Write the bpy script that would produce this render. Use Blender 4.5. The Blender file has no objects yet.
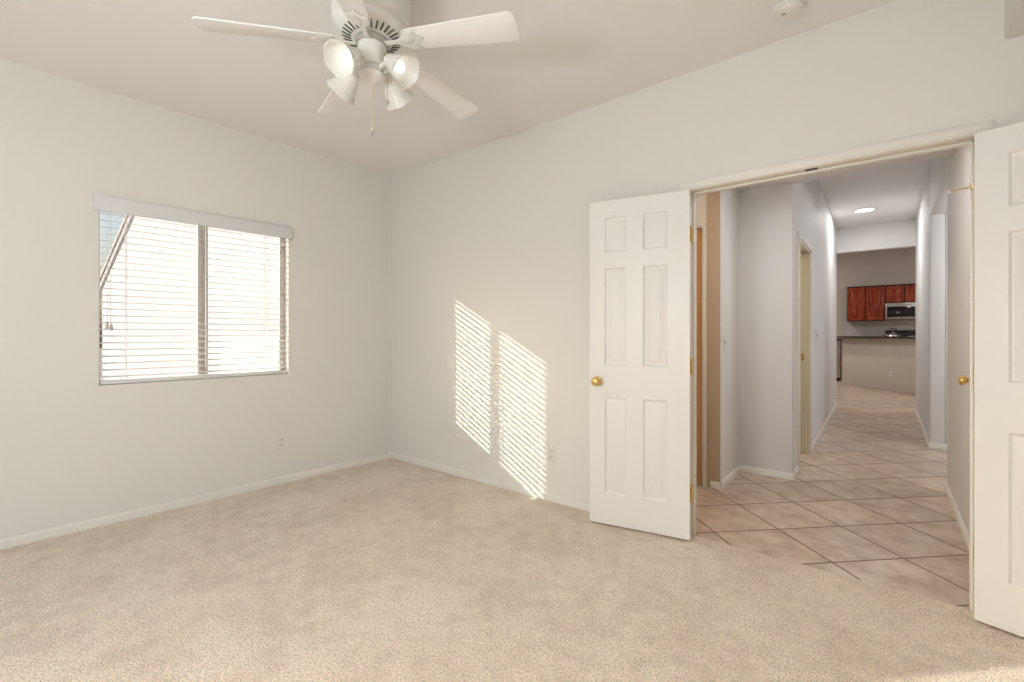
import bpy, bmesh, math, random
from mathutils import Vector, Matrix

random.seed(7)
SC = bpy.context.scene
COL = SC.collection
R = math.radians
PI = math.pi

# ------------------------------------------------------------------ camera
cam_d = bpy.data.cameras.new('camera')
cam_d.sensor_fit = 'HORIZONTAL'
cam_d.sensor_width = 36.0
cam_d.lens = 36.0 * 461.2 / 1024
cam_d.shift_y = -(341 - 334.26) / 1024
cam_d.clip_start = 0.05
cam_d.clip_end = 200
cam = bpy.data.objects.new('camera', cam_d)
COL.objects.link(cam)
cam.location = (0, 0, 1.2)
cam.rotation_euler = (R(90), 0, 0.6792)
SC.camera = cam

# ------------------------------------------------------------------ view
SC.view_settings.view_transform = 'Standard'
SC.view_settings.look = 'None'
SC.view_settings.gamma = 1
SC.view_settings.use_curve_mapping = False
SC.view_settings.exposure = 0.0

# ------------------------------------------------------------------ daylight
SUN_TO = Vector((0.687 * math.cos(R(19.4)), 0.727 * math.cos(R(19.4)), -math.sin(R(19.4))))  # travel direction
w = bpy.data.worlds.new('sky')
SC.world = w
w.use_nodes = True
nt = w.node_tree
nt.nodes.clear()
sky = nt.nodes.new('ShaderNodeTexSky')
sky.sky_type = 'NISHITA'
sky.sun_disc = False
sky.sun_elevation = R(22)
sky.sun_rotation = math.atan2(-0.687, -0.727)
sky.air_density = 1.0
sky.dust_density = 4.5
bg = nt.nodes.new('ShaderNodeBackground')
bg.inputs['Strength'].default_value = 0.20
wo = nt.nodes.new('ShaderNodeOutputWorld')
nt.links.new(sky.outputs[0], bg.inputs[0])
nt.links.new(bg.outputs[0], wo.inputs[0])

sun_d = bpy.data.lights.new('sun', 'SUN')
sun_d.energy = 4.2
sun_d.angle = R(0.4)
sun_d.color = (1.0, 0.955, 0.90)
sun = bpy.data.objects.new('sun', sun_d)
COL.objects.link(sun)
sun.rotation_euler = SUN_TO.to_track_quat('-Z', 'Y').to_euler()
sun.location = (-20, -20, 12)

BULB = 1.15           # fan bulbs, surface brightness
HALL_LIGHT = 12.0    # disc light in the hall, watts
WARM = 7.0           # lamps in the side rooms, watts
KITCHEN = 33.0       # each unseen fill light added in the kitchen, watts
FILL = 74.0         # unseen fill lamp added behind the camera, watts


def portal(name, loc, rot, sx, sy):
    d = bpy.data.lights.new(name, 'AREA')
    d.shape = 'RECTANGLE'
    d.size, d.size_y = sx, sy
    d.cycles.is_portal = True
    o = bpy.data.objects.new(name, d)
    COL.objects.link(o)
    o.location = loc
    o.rotation_euler = rot
    return o


# light from a portal travels along its local -Z
portal('portal_bedroom_window', (-3.98, 1.2, 1.45), (R(90), 0, R(-90)), 1.2, 1.15)
portal('portal_patio_door', (-2.48, -1.5, 1.05), (R(90), 0, 0), 1.7, 2.1)
portal('portal_great_room', (-5.7, 12.0, 1.3), (R(90), 0, R(-90)), 3.2, 2.2)
portal('portal_side_room', (2.75, 5.7, 1.4), (R(90), 0, R(90)), 1.3, 1.6)

# ------------------------------------------------------------------ materials


def mat(name, color, rough=0.6, metal=0.0, spec=0.5, bump=None, emit=None, build=None):
    m = bpy.data.materials.new(name)
    m.use_nodes = True
    n = m.node_tree.nodes
    l = m.node_tree.links
    b = n['Principled BSDF']
    b.inputs['Base Color'].default_value = (*color, 1)
    b.inputs['Roughness'].default_value = rough
    b.inputs['Metallic'].default_value = metal
    b.inputs['Specular IOR Level'].default_value = spec
    if bump:
        scale, strength, dist = bump
        tc = n.new('ShaderNodeTexCoord')
        nz = n.new('ShaderNodeTexNoise')
        nz.inputs['Scale'].default_value = scale
        nz.inputs['Detail'].default_value = 3
        bp = n.new('ShaderNodeBump')
        bp.inputs['Strength'].default_value = strength
        bp.inputs['Distance'].default_value = dist
        l.new(tc.outputs['Object'], nz.inputs['Vector'])
        l.new(nz.outputs[0], bp.inputs['Height'])
        l.new(bp.outputs[0], b.inputs['Normal'])
    if emit:
        b.inputs['Emission Color'].default_value = (*emit[0], 1)
        b.inputs['Emission Strength'].default_value = emit[1]
    if build:
        build(n, l, b)
    if emit:
        m.cycles.emission_sampling = 'NONE'
    return m


def carpet_nodes(n, l, b):
    tc = n.new('ShaderNodeTexCoord')

    def noise(scale, detail, rough=0.5):
        t = n.new('ShaderNodeTexNoise')
        t.inputs['Scale'].default_value = scale
        t.inputs['Detail'].default_value = detail
        t.inputs['Roughness'].default_value = rough
        l.new(tc.outputs['Object'], t.inputs['Vector'])
        return t

    def ramp(src, p0, c0, p1, c1):
        r = n.new('ShaderNodeValToRGB')
        r.color_ramp.elements[0].position = p0
        r.color_ramp.elements[0].color = (*c0, 1)
        r.color_ramp.elements[1].position = p1
        r.color_ramp.elements[1].color = (*c1, 1)
        l.new(src, r.inputs[0])
        return r

    def mult(a, bb):
        mx = n.new('ShaderNodeMix')
        mx.data_type = 'RGBA'
        mx.blend_type = 'MULTIPLY'
        mx.inputs[0].default_value = 1
        l.new(a, mx.inputs[6])
        l.new(bb, mx.inputs[7])
        return mx.outputs[2]
    tuft = noise(210, 2, 0.6)
    tuft2 = noise(75, 3, 0.6)
    lay = noise(2.6, 4, 0.6)
    lay2 = noise(11, 3, 0.55)
    mixn = n.new('ShaderNodeMath')
    mixn.operation = 'MULTIPLY_ADD'
    l.new(lay2.outputs[0], mixn.inputs[0])
    mixn.inputs[1].default_value = 0.45
    half = n.new('ShaderNodeMath')
    half.operation = 'MULTIPLY'
    l.new(lay.outputs[0], half.inputs[0])
    half.inputs[1].default_value = 0.55
    l.new(half.outputs[0], mixn.inputs[2])
    base = ramp(mixn.outputs[0], 0.40, CARPET_DARK, 0.56, CARPET_LIGHT)
    fleck = ramp(tuft.outputs[0], 0.35, (0.42, 0.39, 0.36), 0.52, (1.12, 1.12, 1.12))
    fleck2 = ramp(tuft2.outputs[0], 0.34, (0.78, 0.77, 0.75), 0.56, (1.0, 1.0, 1.0))
    c = mult(mult(base.outputs[0], fleck.outputs[0]), fleck2.outputs[0])
    l.new(c, b.inputs['Base Color'])
    add = n.new('ShaderNodeMath')
    add.operation = 'ADD'
    l.new(tuft.outputs[0], add.inputs[0])
    l.new(tuft2.outputs[0], add.inputs[1])
    bp = n.new('ShaderNodeBump')
    bp.inputs['Strength'].default_value = 0.8
    bp.inputs['Distance'].default_value = 0.006
    l.new(add.outputs[0], bp.inputs['Height'])
    l.new(bp.outputs[0], b.inputs['Normal'])
    b.inputs['Sheen Weight'].default_value = 0.25
    b.inputs['Sheen Roughness'].default_value = 0.6


CARPET_DARK = (0.835, 0.68, 0.54)
CARPET_LIGHT = (0.98, 0.835, 0.685)


def tile_nodes(n, l, b):
    tc = n.new('ShaderNodeTexCoord')
    sep = n.new('ShaderNodeSeparateXYZ')
    l.new(tc.outputs['Object'], sep.inputs[0])

    def m(op, a, c=None, v=None):
        t = n.new('ShaderNodeMath')
        t.operation = op
        l.new(a, t.inputs[0])
        if c is not None:
            l.new(c, t.inputs[1])
        if v is not None:
            t.inputs[1].default_value = v
        return t.outputs[0]
    P = 0.4165
    s = m('ADD', sep.outputs[0], sep.outputs[1])
    d = m('SUBTRACT', sep.outputs[1], sep.outputs[0])
    a = m('MULTIPLY', s, v=0.70711 / P)
    c = m('MULTIPLY', d, v=0.70711 / P)
    a = m('SUBTRACT', a, v=1.932 / P)
    c = m('SUBTRACT', c, v=2.650 / P)
    fa, fc = m('FRACT', m('ADD', a, v=20.0)), m('FRACT', m('ADD', c, v=20.0))
    ia, ic = m('FLOOR', m('ADD', a, v=20.0)), m('FLOOR', m('ADD', c, v=20.0))
    da = m('ABSOLUTE', m('SUBTRACT', fa, v=0.5))
    dc = m('ABSOLUTE', m('SUBTRACT', fc, v=0.5))
    mx = m('MAXIMUM', da, dc)
    grout = n.new('ShaderNodeMapRange')
    grout.inputs[1].default_value = 0.484
    grout.inputs[2].default_value = 0.490
    l.new(mx, grout.inputs[0])
    comb = n.new('ShaderNodeCombineXYZ')
    l.new(ia, comb.inputs[0])
    l.new(ic, comb.inputs[1])
    wn = n.new('ShaderNodeTexWhiteNoise')
    wn.noise_dimensions = '3D'
    l.new(comb.outputs[0], wn.inputs['Vector'])
    # cloudy mottling, shifted per tile
    off = n.new('ShaderNodeVectorMath')
    off.operation = 'SCALE'
    off.inputs[3].default_value = 9.0
    l.new(wn.outputs['Color'], off.inputs[0])
    vec = n.new('ShaderNodeVectorMath')
    vec.operation = 'ADD'
    l.new(tc.outputs['Object'], vec.inputs[0])
    l.new(off.outputs[0], vec.inputs[1])
    nz = n.new('ShaderNodeTexNoise')
    nz.inputs['Scale'].default_value = 8.5
    nz.inputs['Detail'].default_value = 5
    nz.inputs['Roughness'].default_value = 0.62
    l.new(vec.outputs[0], nz.inputs['Vector'])
    r = n.new('ShaderNodeValToRGB')
    e = r.color_ramp.elements
    e[0].position = 0.33
    e[0].color = (0.48, 0.345, 0.245, 1)
    e[1].position = 0.68
    e[1].color = (0.72, 0.605, 0.50, 1)
    k = e.new(0.5)
    k.color = (0.62, 0.49, 0.385, 1)
    l.new(nz.outputs[0], r.inputs[0])
    hv = n.new('ShaderNodeHueSaturation')
    l.new(r.outputs[0], hv.inputs['Color'])
    vr = n.new('ShaderNodeMapRange')
    vr.inputs[3].default_value = 0.92
    vr.inputs[4].default_value = 1.08
    l.new(wn.outputs['Value'], vr.inputs[0])
    l.new(vr.outputs[0], hv.inputs['Value'])
    mix = n.new('ShaderNodeMix')
    mix.data_type = 'RGBA'
    l.new(grout.outputs[0], mix.inputs[0])
    l.new(hv.outputs[0], mix.inputs[6])
    mix.inputs[7].default_value = (0.24, 0.15, 0.10, 1)
    l.new(mix.outputs[2], b.inputs['Base Color'])
    rr = n.new('ShaderNodeMapRange')
    rr.inputs[3].default_value = 0.30
    rr.inputs[4].default_value = 0.8
    l.new(grout.outputs[0], rr.inputs[0])
    l.new(rr.outputs[0], b.inputs['Roughness'])
    inv = m('MULTIPLY', grout.outputs[0], v=-1.0)
    h = n.new('ShaderNodeMath')
    h.operation = 'MULTIPLY_ADD'
    l.new(nz.outputs[0], h.inputs[0])
    h.inputs[1].default_value = 0.25
    l.new(inv, h.inputs[2])
    bp = n.new('ShaderNodeBump')
    bp.inputs['Strength'].default_value = 0.5
    bp.inputs['Distance'].default_value = 0.003
    l.new(h.outputs[0], bp.inputs['Height'])
    l.new(bp.outputs[0], b.inputs['Normal'])


def wood_nodes(n, l, b):
    tc = n.new('ShaderNodeTexCoord')
    mp = n.new('ShaderNodeMapping')
    mp.inputs['Scale'].default_value = (7, 7, 1.1)
    l.new(tc.outputs['Object'], mp.inputs[0])
    nz = n.new('ShaderNodeTexNoise')
    nz.inputs['Scale'].default_value = 3.0
    nz.inputs['Detail'].default_value = 5
    nz.inputs['Distortion'].default_value = 1.2
    l.new(mp.outputs[0], nz.inputs['Vector'])
    r = n.new('ShaderNodeValToRGB')
    r.color_ramp.elements[0].position = 0.3
    r.color_ramp.elements[0].color = (0.15, 0.006, 0.003, 1)
    r.color_ramp.elements[1].position = 0.72
    r.color_ramp.elements[1].color = (0.46, 0.075, 0.014, 1)
    l.new(nz.outputs[0], r.inputs[0])
    l.new(r.outputs[0], b.inputs['Base Color'])


def granite_nodes(n, l, b):
    tc = n.new('ShaderNodeTexCoord')
    nz = n.new('ShaderNodeTexNoise')
    nz.inputs['Scale'].default_value = 120
    nz.inputs['Detail'].default_value = 3
    l.new(tc.outputs['Object'], nz.inputs['Vector'])
    r = n.new('ShaderNodeValToRGB')
    r.color_ramp.elements[0].position = 0.45
    r.color_ramp.elements[0].color = (0.012, 0.010, 0.010, 1)
    r.color_ramp.elements[1].position = 0.75
    r.color_ramp.elements[1].color = (0.09, 0.07, 0.06, 1)
    l.new(nz.outputs[0], r.inputs[0])
    l.new(r.outputs[0], b.inputs['Base Color'])


def glass_mat(name, gloss, tint):
    m = bpy.data.materials.new(name)
    m.use_nodes = True
    n = m.node_tree.nodes
    l = m.node_tree.links
    n.clear()
    t = n.new('ShaderNodeBsdfTransparent')
    t.inputs[0].default_value = (*tint, 1)
    g = n.new('ShaderNodeBsdfGlossy')
    g.inputs['Roughness'].default_value = 0.02
    mx = n.new('ShaderNodeMixShader')
    mx.inputs[0].default_value = gloss
    o = n.new('ShaderNodeOutputMaterial')
    l.new(t.outputs[0], mx.inputs[1])
    l.new(g.outputs[0], mx.inputs[2])
    l.new(mx.outputs[0], o.inputs[0])
    return m


def frosted_mat(name, color, trans):
    m = bpy.data.materials.new(name)
    m.use_nodes = True
    n = m.node_tree.nodes
    l = m.node_tree.links
    b = n['Principled BSDF']
    b.inputs['Base Color'].default_value = (*color, 1)
    b.inputs['Roughness'].default_value = 0.25
    t = n.new('ShaderNodeBsdfTranslucent')
    t.inputs[0].default_value = (*color, 1)
    mx = n.new('ShaderNodeMixShader')
    mx.inputs[0].default_value = trans
    l.new(b.outputs[0], mx.inputs[1])
    l.new(t.outputs[0], mx.inputs[2])
    l.new(mx.outputs[0], n['Material Output'].inputs[0])
    return m


M = {}
M['wall'] = mat('wall_paint_cream', (0.835, 0.82, 0.765), 0.75, bump=(140, 0.12, 0.002))
M['ceiling'] = mat('ceiling_paint', (0.90, 0.89, 0.865), 0.85, bump=(90, 0.2, 0.003))
M['hallwall'] = mat('hall_wall_paint', (0.83, 0.815, 0.80), 0.62, bump=(140, 0.15, 0.002))
M['kitchenwall'] = mat('kitchen_wall_paint', (0.60, 0.55, 0.51), 0.75, bump=(140, 0.12, 0.002))
M['barwall'] = mat('bar_wall_paint', (0.66, 0.585, 0.51), 0.75)
M['trim'] = mat('trim_paint', (0.88, 0.855, 0.79), 0.38)
M['jamb'] = mat('jamb_paint', (0.80, 0.74, 0.62), 0.4)
M['door'] = mat('door_paint', (0.88, 0.87, 0.83), 0.36, bump=(60, 0.04, 0.002))
M['carpet'] = mat('carpet_pile', (0.6, 0.5, 0.4), 0.95, spec=0.1, build=carpet_nodes)
M['tile'] = mat('floor_tile', (0.6, 0.45, 0.35), 0.3, build=tile_nodes)
M['brass'] = mat('polished_brass', (0.76, 0.56, 0.22), 0.18, metal=1.0)
M['palebrass'] = mat('pale_brass', (0.80, 0.68, 0.42), 0.3, metal=1.0)
M['fan'] = mat('fan_white_enamel', (0.83, 0.82, 0.77), 0.32)
M['blade'] = mat('fan_blade_white', (0.92, 0.905, 0.88), 0.42)
M['slot'] = mat('dark_slot', (0.10, 0.095, 0.08), 0.7)
M['line'] = mat('grey_outline', (0.42, 0.40, 0.36), 0.6)
M['shade'] = frosted_mat('frosted_ribbed_glass', (0.95, 0.94, 0.89), 0.25)
M['bulb'] = mat('lit_bulb', (1, 1, 1), 0.3, emit=((1.0, 0.95, 0.86), BULB))
M['plate'] = mat('outlet_plastic', (0.84, 0.82, 0.77), 0.35)
M['socket'] = mat('outlet_dark', (0.13, 0.12, 0.11), 0.5)
M['blind'] = frosted_mat('blind_white', (0.88, 0.87, 0.85), 0.06)
M['valance'] = mat('valance_white', (0.78, 0.78, 0.78), 0.45)
M['cord'] = mat('blind_cord', (0.80, 0.79, 0.76), 0.7)
M['vinyl'] = mat('window_frame_taupe', (0.62, 0.58, 0.52), 0.5)
M['glass'] = glass_mat('window_glass', 0.05, (0.96, 0.97, 0.97))
M['rubber'] = mat('white_rubber', (0.85, 0.84, 0.80), 0.5)
M['cherry'] = mat('cherry_wood', (0.3, 0.05, 0.02), 0.3, build=wood_nodes)
M['darkcherry'] = mat('dark_cherry_edge', (0.035, 0.010, 0.008), 0.4)
M['granite'] = mat('dark_granite', (0.02, 0.02, 0.02), 0.15, build=granite_nodes)
M['steel'] = mat('brushed_steel', (0.55, 0.55, 0.55), 0.34, metal=1.0)
M['black'] = mat('black_gloss', (0.008, 0.008, 0.009), 0.12)
M['blackmat'] = mat('black_iron', (0.015, 0.015, 0.017), 0.5)
M['chrome'] = mat('chrome', (0.75, 0.76, 0.80), 0.12, metal=1.0)
M['backsplash'] = mat('backsplash_tile', (0.63, 0.60, 0.57), 0.4)
M['disc'] = mat('lit_diffuser', (1, 1, 1), 0.4, emit=((1.0, 1.0, 1.02), 2.5))
M['filldisc'] = mat('fill_light_diffuser', (1, 1, 1), 0.4, emit=((1.0, 0.95, 0.88), 6.0))  # glow of the unseen ceiling lights added in vestibule and kitchen
M['openglobe'] = glass_mat('clear_globe_glass', 0.06, (0.97, 0.97, 0.97))
M['wooddoor'] = mat('stained_wood_door', (0.66, 0.36, 0.16), 0.42)
M['stucco'] = mat('stucco_pink_white', (0.545, 0.535, 0.57), 0.9, bump=(40, 0.3, 0.01))
M['stuccotrim'] = mat('stucco_trim', (0.60, 0.58, 0.585), 0.9)
M['rooftile'] = mat('roof_tile', (0.50, 0.46, 0.45), 0.85, bump=(8, 0.6, 0.03))
M['whitepaint'] = mat('white_masonry_paint', (0.80, 0.80, 0.79), 0.8)
M['yard'] = mat('gravel_yard', (0.42, 0.37, 0.32), 0.95, bump=(30, 0.8, 0.02))
M['extglass'] = mat('shaded_window_glass', (0.50, 0.48, 0.52), 0.3)

# ------------------------------------------------------------------ mesh helpers


class MB:
    def __init__(self):
        self.bm = bmesh.new()

    def box(self, a, b, bevel=0.0, mtx=None, seg=2):
        t = bmesh.new()
        x0, y0, z0 = a
        x1, y1, z1 = b
        vs = [t.verts.new(p) for p in ((x0, y0, z0), (x1, y0, z0), (x1, y1, z0), (x0, y1, z0),
                                       (x0, y0, z1), (x1, y0, z1), (x1, y1, z1), (x0, y1, z1))]
        for f in ((3, 2, 1, 0), (4, 5, 6, 7), (0, 1, 5, 4), (1, 2, 6, 5), (2, 3, 7, 6), (3, 0, 4, 7)):
            t.faces.new([vs[i] for i in f])
        bmesh.ops.recalc_face_normals(t, faces=t.faces)
        if bevel > 0:
            bmesh.ops.bevel(t, geom=list(t.edges), offset=bevel, segments=seg, affect='EDGES', profile=0.5)
        self.merge(t, mtx)
        return self

    def merge(self, t, mtx=None):
        if mtx is not None:
            bmesh.ops.transform(t, matrix=mtx, verts=t.verts)
        me = bpy.data.meshes.new('tmp')
        t.to_mesh(me)
        t.free()
        self.bm.from_mesh(me)
        bpy.data.meshes.remove(me)

    def lathe(self, prof, n=32, mtx=None, flute=0.0, nfl=0, capends=True):
        """revolve (r, z) pairs about z"""
        t = bmesh.new()
        rings = []
        for r, z in prof:
            if r < 1e-6:
                rings.append([t.verts.new((0, 0, z))])
            else:
                ring = []
                for i in range(n):
                    a = 2 * PI * i / n
                    rr = r * (1 + flute * math.cos(nfl * a)) if nfl else r
                    ring.append(t.verts.new((rr * math.cos(a), rr * math.sin(a), z)))
                rings.append(ring)
        for p, q in zip(rings, rings[1:]):
            if len(p) == 1 and len(q) == 1:
                continue
            for i in range(n):
                j = (i + 1) % n
                if len(p) == 1:
                    t.faces.new((p[0], q[i], q[j]))
                elif len(q) == 1:
                    t.faces.new((p[i], p[j], q[0]))
                else:
                    t.faces.new((p[i], p[j], q[j], q[i]))
        if capends:
            for ring in (rings[0], rings[-1]):
                if len(ring) > 2:
                    t.faces.new(ring)
        bmesh.ops.recalc_face_normals(t, faces=t.faces)
        self.merge(t, mtx)
        return self

    def tube(self, pts, r, n=10, mtx=None):
        t = bmesh.new()
        pts = [Vector(p) for p in pts]
        rr = r if isinstance(r, (list, tuple)) else [r] * len(pts)
        rings = []
        for i, p in enumerate(pts):
            d = (pts[min(i + 1, len(pts) - 1)] - pts[max(i - 1, 0)]).normalized()
            ref = Vector((0, 0, 1)) if abs(d.z) < 0.9 else Vector((1, 0, 0))
            u = d.cross(ref).normalized()
            v = d.cross(u).normalized()
            rings.append([t.verts.new(p + rr[i] * (math.cos(2 * PI * k / n) * u + math.sin(2 * PI * k / n) * v)) for k in range(n)])
        for a, b in zip(rings, rings[1:]):
            for k in range(n):
                t.faces.new((a[k], a[(k + 1) % n], b[(k + 1) % n], b[k]))
        t.faces.new(rings[0])
        t.faces.new(rings[-1])
        bmesh.ops.recalc_face_normals(t, faces=t.faces)
        self.merge(t, mtx)
        return self

    def prism(self, poly, z0, z1, mtx=None, bevel=0.0):
        t = bmesh.new()
        lo = [t.verts.new((x, y, z0)) for x, y in poly]
        hi = [t.verts.new((x, y, z1)) for x, y in poly]
        n = len(poly)
        t.faces.new(lo[::-1])
        t.faces.new(hi)
        for i in range(n):
            t.faces.new((lo[i], lo[(i + 1) % n], hi[(i + 1) % n], hi[i]))
        bmesh.ops.recalc_face_normals(t, faces=t.faces)
        if bevel:
            es = [e for e in t.edges if abs(e.verts[0].co.z - e.verts[1].co.z) < 1e-6]
            bmesh.ops.bevel(t, geom=es, offset=bevel, segments=2, affect='EDGES', profile=0.5)
        self.merge(t, mtx)
        return self

    def sphere(self, c, r, mtx=None, scale=(1, 1, 1), u=20, v=14):
        t = bmesh.new()
        bmesh.ops.create_uvsphere(t, u_segments=u, v_segments=v, radius=r)
        bmesh.ops.transform(t, matrix=Matrix.Translation(c) @ Matrix.Diagonal((*scale, 1)), verts=t.verts)
        self.merge(t, mtx)
        return self

    def build(self, name, material, parent=None, smooth=True, angle=35):
        me = bpy.data.meshes.new(name)
        self.bm.to_mesh(me)
        self.bm.free()
        me.materials.append(material)
        if smooth:
            me.polygons.foreach_set('use_smooth', [True] * len(me.polygons))
            me.set_sharp_from_angle(angle=R(angle))
        o = bpy.data.objects.new(name, me)
        COL.objects.link(o)
        if parent is not None:
            o.parent = parent
        return o


def tag(o, label=None, cat=None, group=None, kind=None):
    if label:
        o['label'] = label
    if cat:
        o['category'] = cat
    if group:
        o['group'] = group
    if kind:
        o['kind'] = kind
    return o


def empty(name, loc=(0, 0, 0), rz=0.0):
    o = bpy.data.objects.new(name, None)
    o.empty_display_size = 0.1
    COL.objects.link(o)
    o.location = loc
    o.rotation_euler = (0, 0, rz)
    return o


def struct(name, boxes, m, label, cat, bevel=0.0, parent=None):
    b = MB()
    for x in boxes:
        b.box(x[:3], x[3:], bevel)
    o = b.build(name, m, parent, smooth=bevel > 0)
    if parent is None:
        tag(o, label, cat, kind='structure')
    return o


# ------------------------------------------------------------------ dimensions
XC, YC = -3.735, 2.7625       # inner corner of window wall and door wall
ZC = 2.737                    # bedroom ceiling
WT = 0.12                     # wall thickness
YH = YC + WT                  # hall face of the door wall
XR, YB = 2.0, -1.3            # unseen right and back walls of the bedroom
OL, OR, OT = -0.886, 0.300, 2.040   # clear opening in the double doorway
HL, HR = -0.59, 0.377         # hall walls
ZV = 2.46                     # vestibule ceiling
ZH = 2.97                     # hall ceiling
YE = 9.40                     # end of hall
LW = -0.0402                  # the window wall is a hair out of square

# ------------------------------------------------------------------ bedroom shell
struct('floor', [(-4.4, YB - .1, -0.12, XR + .1, YC + 0.06, 0.0)], M['carpet'],
       'beige cut pile carpet with vacuum marks covering the bedroom', 'carpet')
struct('floor_hall', [(-3.0, YC + 0.06, -0.12, 2.7, YE, 0.0), (-5.6, YE, -0.12, 4.0, 16.0, 0.0)], M['tile'],
       'tan ceramic tile laid on the diagonal through hall and kitchen', 'tile floor')
struct('ceiling', [(-4.4, YB - .1, ZC, XR + .1, YC + 0.05, ZC + 0.1)], M['ceiling'],
       'flat off white bedroom ceiling around the fan', 'ceiling')
struct('ceiling_soffit', [(0.385, YB, 2.413, XR, YC, ZC)], M['wall'],
       'dropped cream soffit above the doorway at the upper corner', 'soffit', bevel=0.012)

# door wall with the double doorway
struct('wall_doorway', [(-4.2, YC, 0, OL - 0.02, YH, 3.1), (OR + 0.02, YC, 0, XR, YH, 3.1),
                        (OL - 0.02, YC, OT + 0.02, OR + 0.02, YH, 3.1)], M['wall'],
       'cream bedroom wall with the double doorway and sunlight stripes', 'wall')
struct('wall_right', [(XR, YB, 0, XR + .1, YC, ZC)], M['wall'], 'cream bedroom wall beyond the open right door', 'wall')
# back wall with the patio door opening
PX0, PX1, PZ = -3.28, -1.75, 2.02
struct('wall_back', [(-4.4, YB - .12, 0, PX0, YB, ZC), (PX1, YB - .12, 0, XR + .1, YB, ZC),
                     (PX0, YB - .12, PZ, PX1, YB, ZC)], M['wall'], 'cream bedroom wall with the patio door', 'wall')

# window wall in its own frame: local x=0 is the inner face, y runs toward the corner
WY0, WY1, WZ0, WZ1 = -2.142, -0.985, 0.879, 2.05
WD = 0.11


def in_window_wall(o):
    o.location = (XC, YC, 0)
    o.rotation_euler = (0, 0, LW)
    return o


in_window_wall(struct('wall_window', [(-WD, -4.3, 0, 0, WY0, ZC), (-WD, WY1, 0, 0, 0.1, ZC),
                                      (-WD, WY0, 0, 0, WY1, WZ0), (-WD, WY0, WZ1, 0, WY1, ZC)], M['wall'],
                      'cream bedroom wall holding the window and its blind', 'wall'))


def baseboard(name, p, q, n, label, m=None, parent=None):
    """board along the floor from p to q standing out along n"""
    p, q, n = Vector(p), Vector(q), Vector(n).normalized()
    d = (q - p)
    L = d.length
    d.normalize()
    b = MB()
    prof = [(0, 0), (0.012, 0), (0.012, 0.040), (0.009, 0.048), (0.005, 0.053), (0, 0.055)]
    t = bmesh.new()
    a = [t.verts.new((p.x + n.x * u, p.y + n.y * u, z)) for u, z in prof]
    c = [t.verts.new((q.x + n.x * u, q.y + n.y * u, z)) for u, z in prof]
    for i in range(len(prof)):
        j = (i + 1) % len(prof)
        t.faces.new((a[i], a[j], c[j], c[i]))
    t.faces.new(a)
    t.faces.new(c)
    bmesh.ops.recalc_face_normals(t, faces=t.faces)
    b.merge(t)
    o = b.build(name, m or M['trim'])
    tag(o, label, 'baseboard', kind='structure')
    return o


wl = Matrix.Translation((XC, YC, 0)) @ Matrix.Rotation(LW, 4, 'Z')
pa, pb = wl @ Vector((0, -4.0, 0)), wl @ Vector((0, 0, 0))
baseboard('baseboard_window', pa[:2], pb[:2], (1, -0.04), 'white baseboard under the window')
baseboard('baseboard_doorway', (XC + 0.012, YC), (OL - 0.08, YC), (0, -1), 'white baseboard under the sunlit stripes')
baseboard('baseboard_corner', (OR + 0.08, YC), (XR, YC), (0, -1), 'white baseboard behind the open right door')

# ------------------------------------------------------------------ window
win = in_window_wall(empty('window_1'))
tag(win, 'two pane sliding window with taupe frame behind the white blind', 'window', kind='structure')
FX0, FX1 = -0.105, -0.068
b = MB()
for a, c in (((FX0, WY0, WZ0), (FX1, WY0 + 0.012, WZ1)), ((FX0, WY1 - 0.042, WZ0), (FX1, WY1, WZ1)),
             ((FX0, WY0, WZ0), (FX1, WY1, WZ0 + 0.022)), ((FX0, WY0, WZ1 - 0.022), (FX1, WY1, WZ1))):
    b.box(a, c, 0.004)
b.build('frame', M['vinyl'], win)
YM = -1.566
b = MB()
b.box((FX0 + .004, YM - 0.034, WZ0 + 0.03), (FX1 + 0.006, YM - 0.006, WZ1 - 0.03), 0.003)
b.box((FX0, YM - 0.008, WZ0 + 0.03), (FX1 - 0.006, YM + 0.034, WZ1 - 0.03), 0.003)
b.build('meeting_stile', M['vinyl'], win)
for z in (1.21, 1.73):
    MB().box((FX1 + .004, YM - 0.016, z - 0.03), (FX1 + 0.012, YM + 0.004, z + 0.03), 0.004).build('latch', M['vinyl'], win)
MB().box((-0.082, WY0 + 0.02, WZ0 + 0.03), (-0.078, YM - 0.02, WZ1 - 0.03)).build('pane', M['glass'], win)
MB().box((-0.096, YM + 0.02, WZ0 + 0.03), (-0.092, WY1 - 0.03, WZ1 - 0.03)).build('pane', M['glass'], win)

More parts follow.
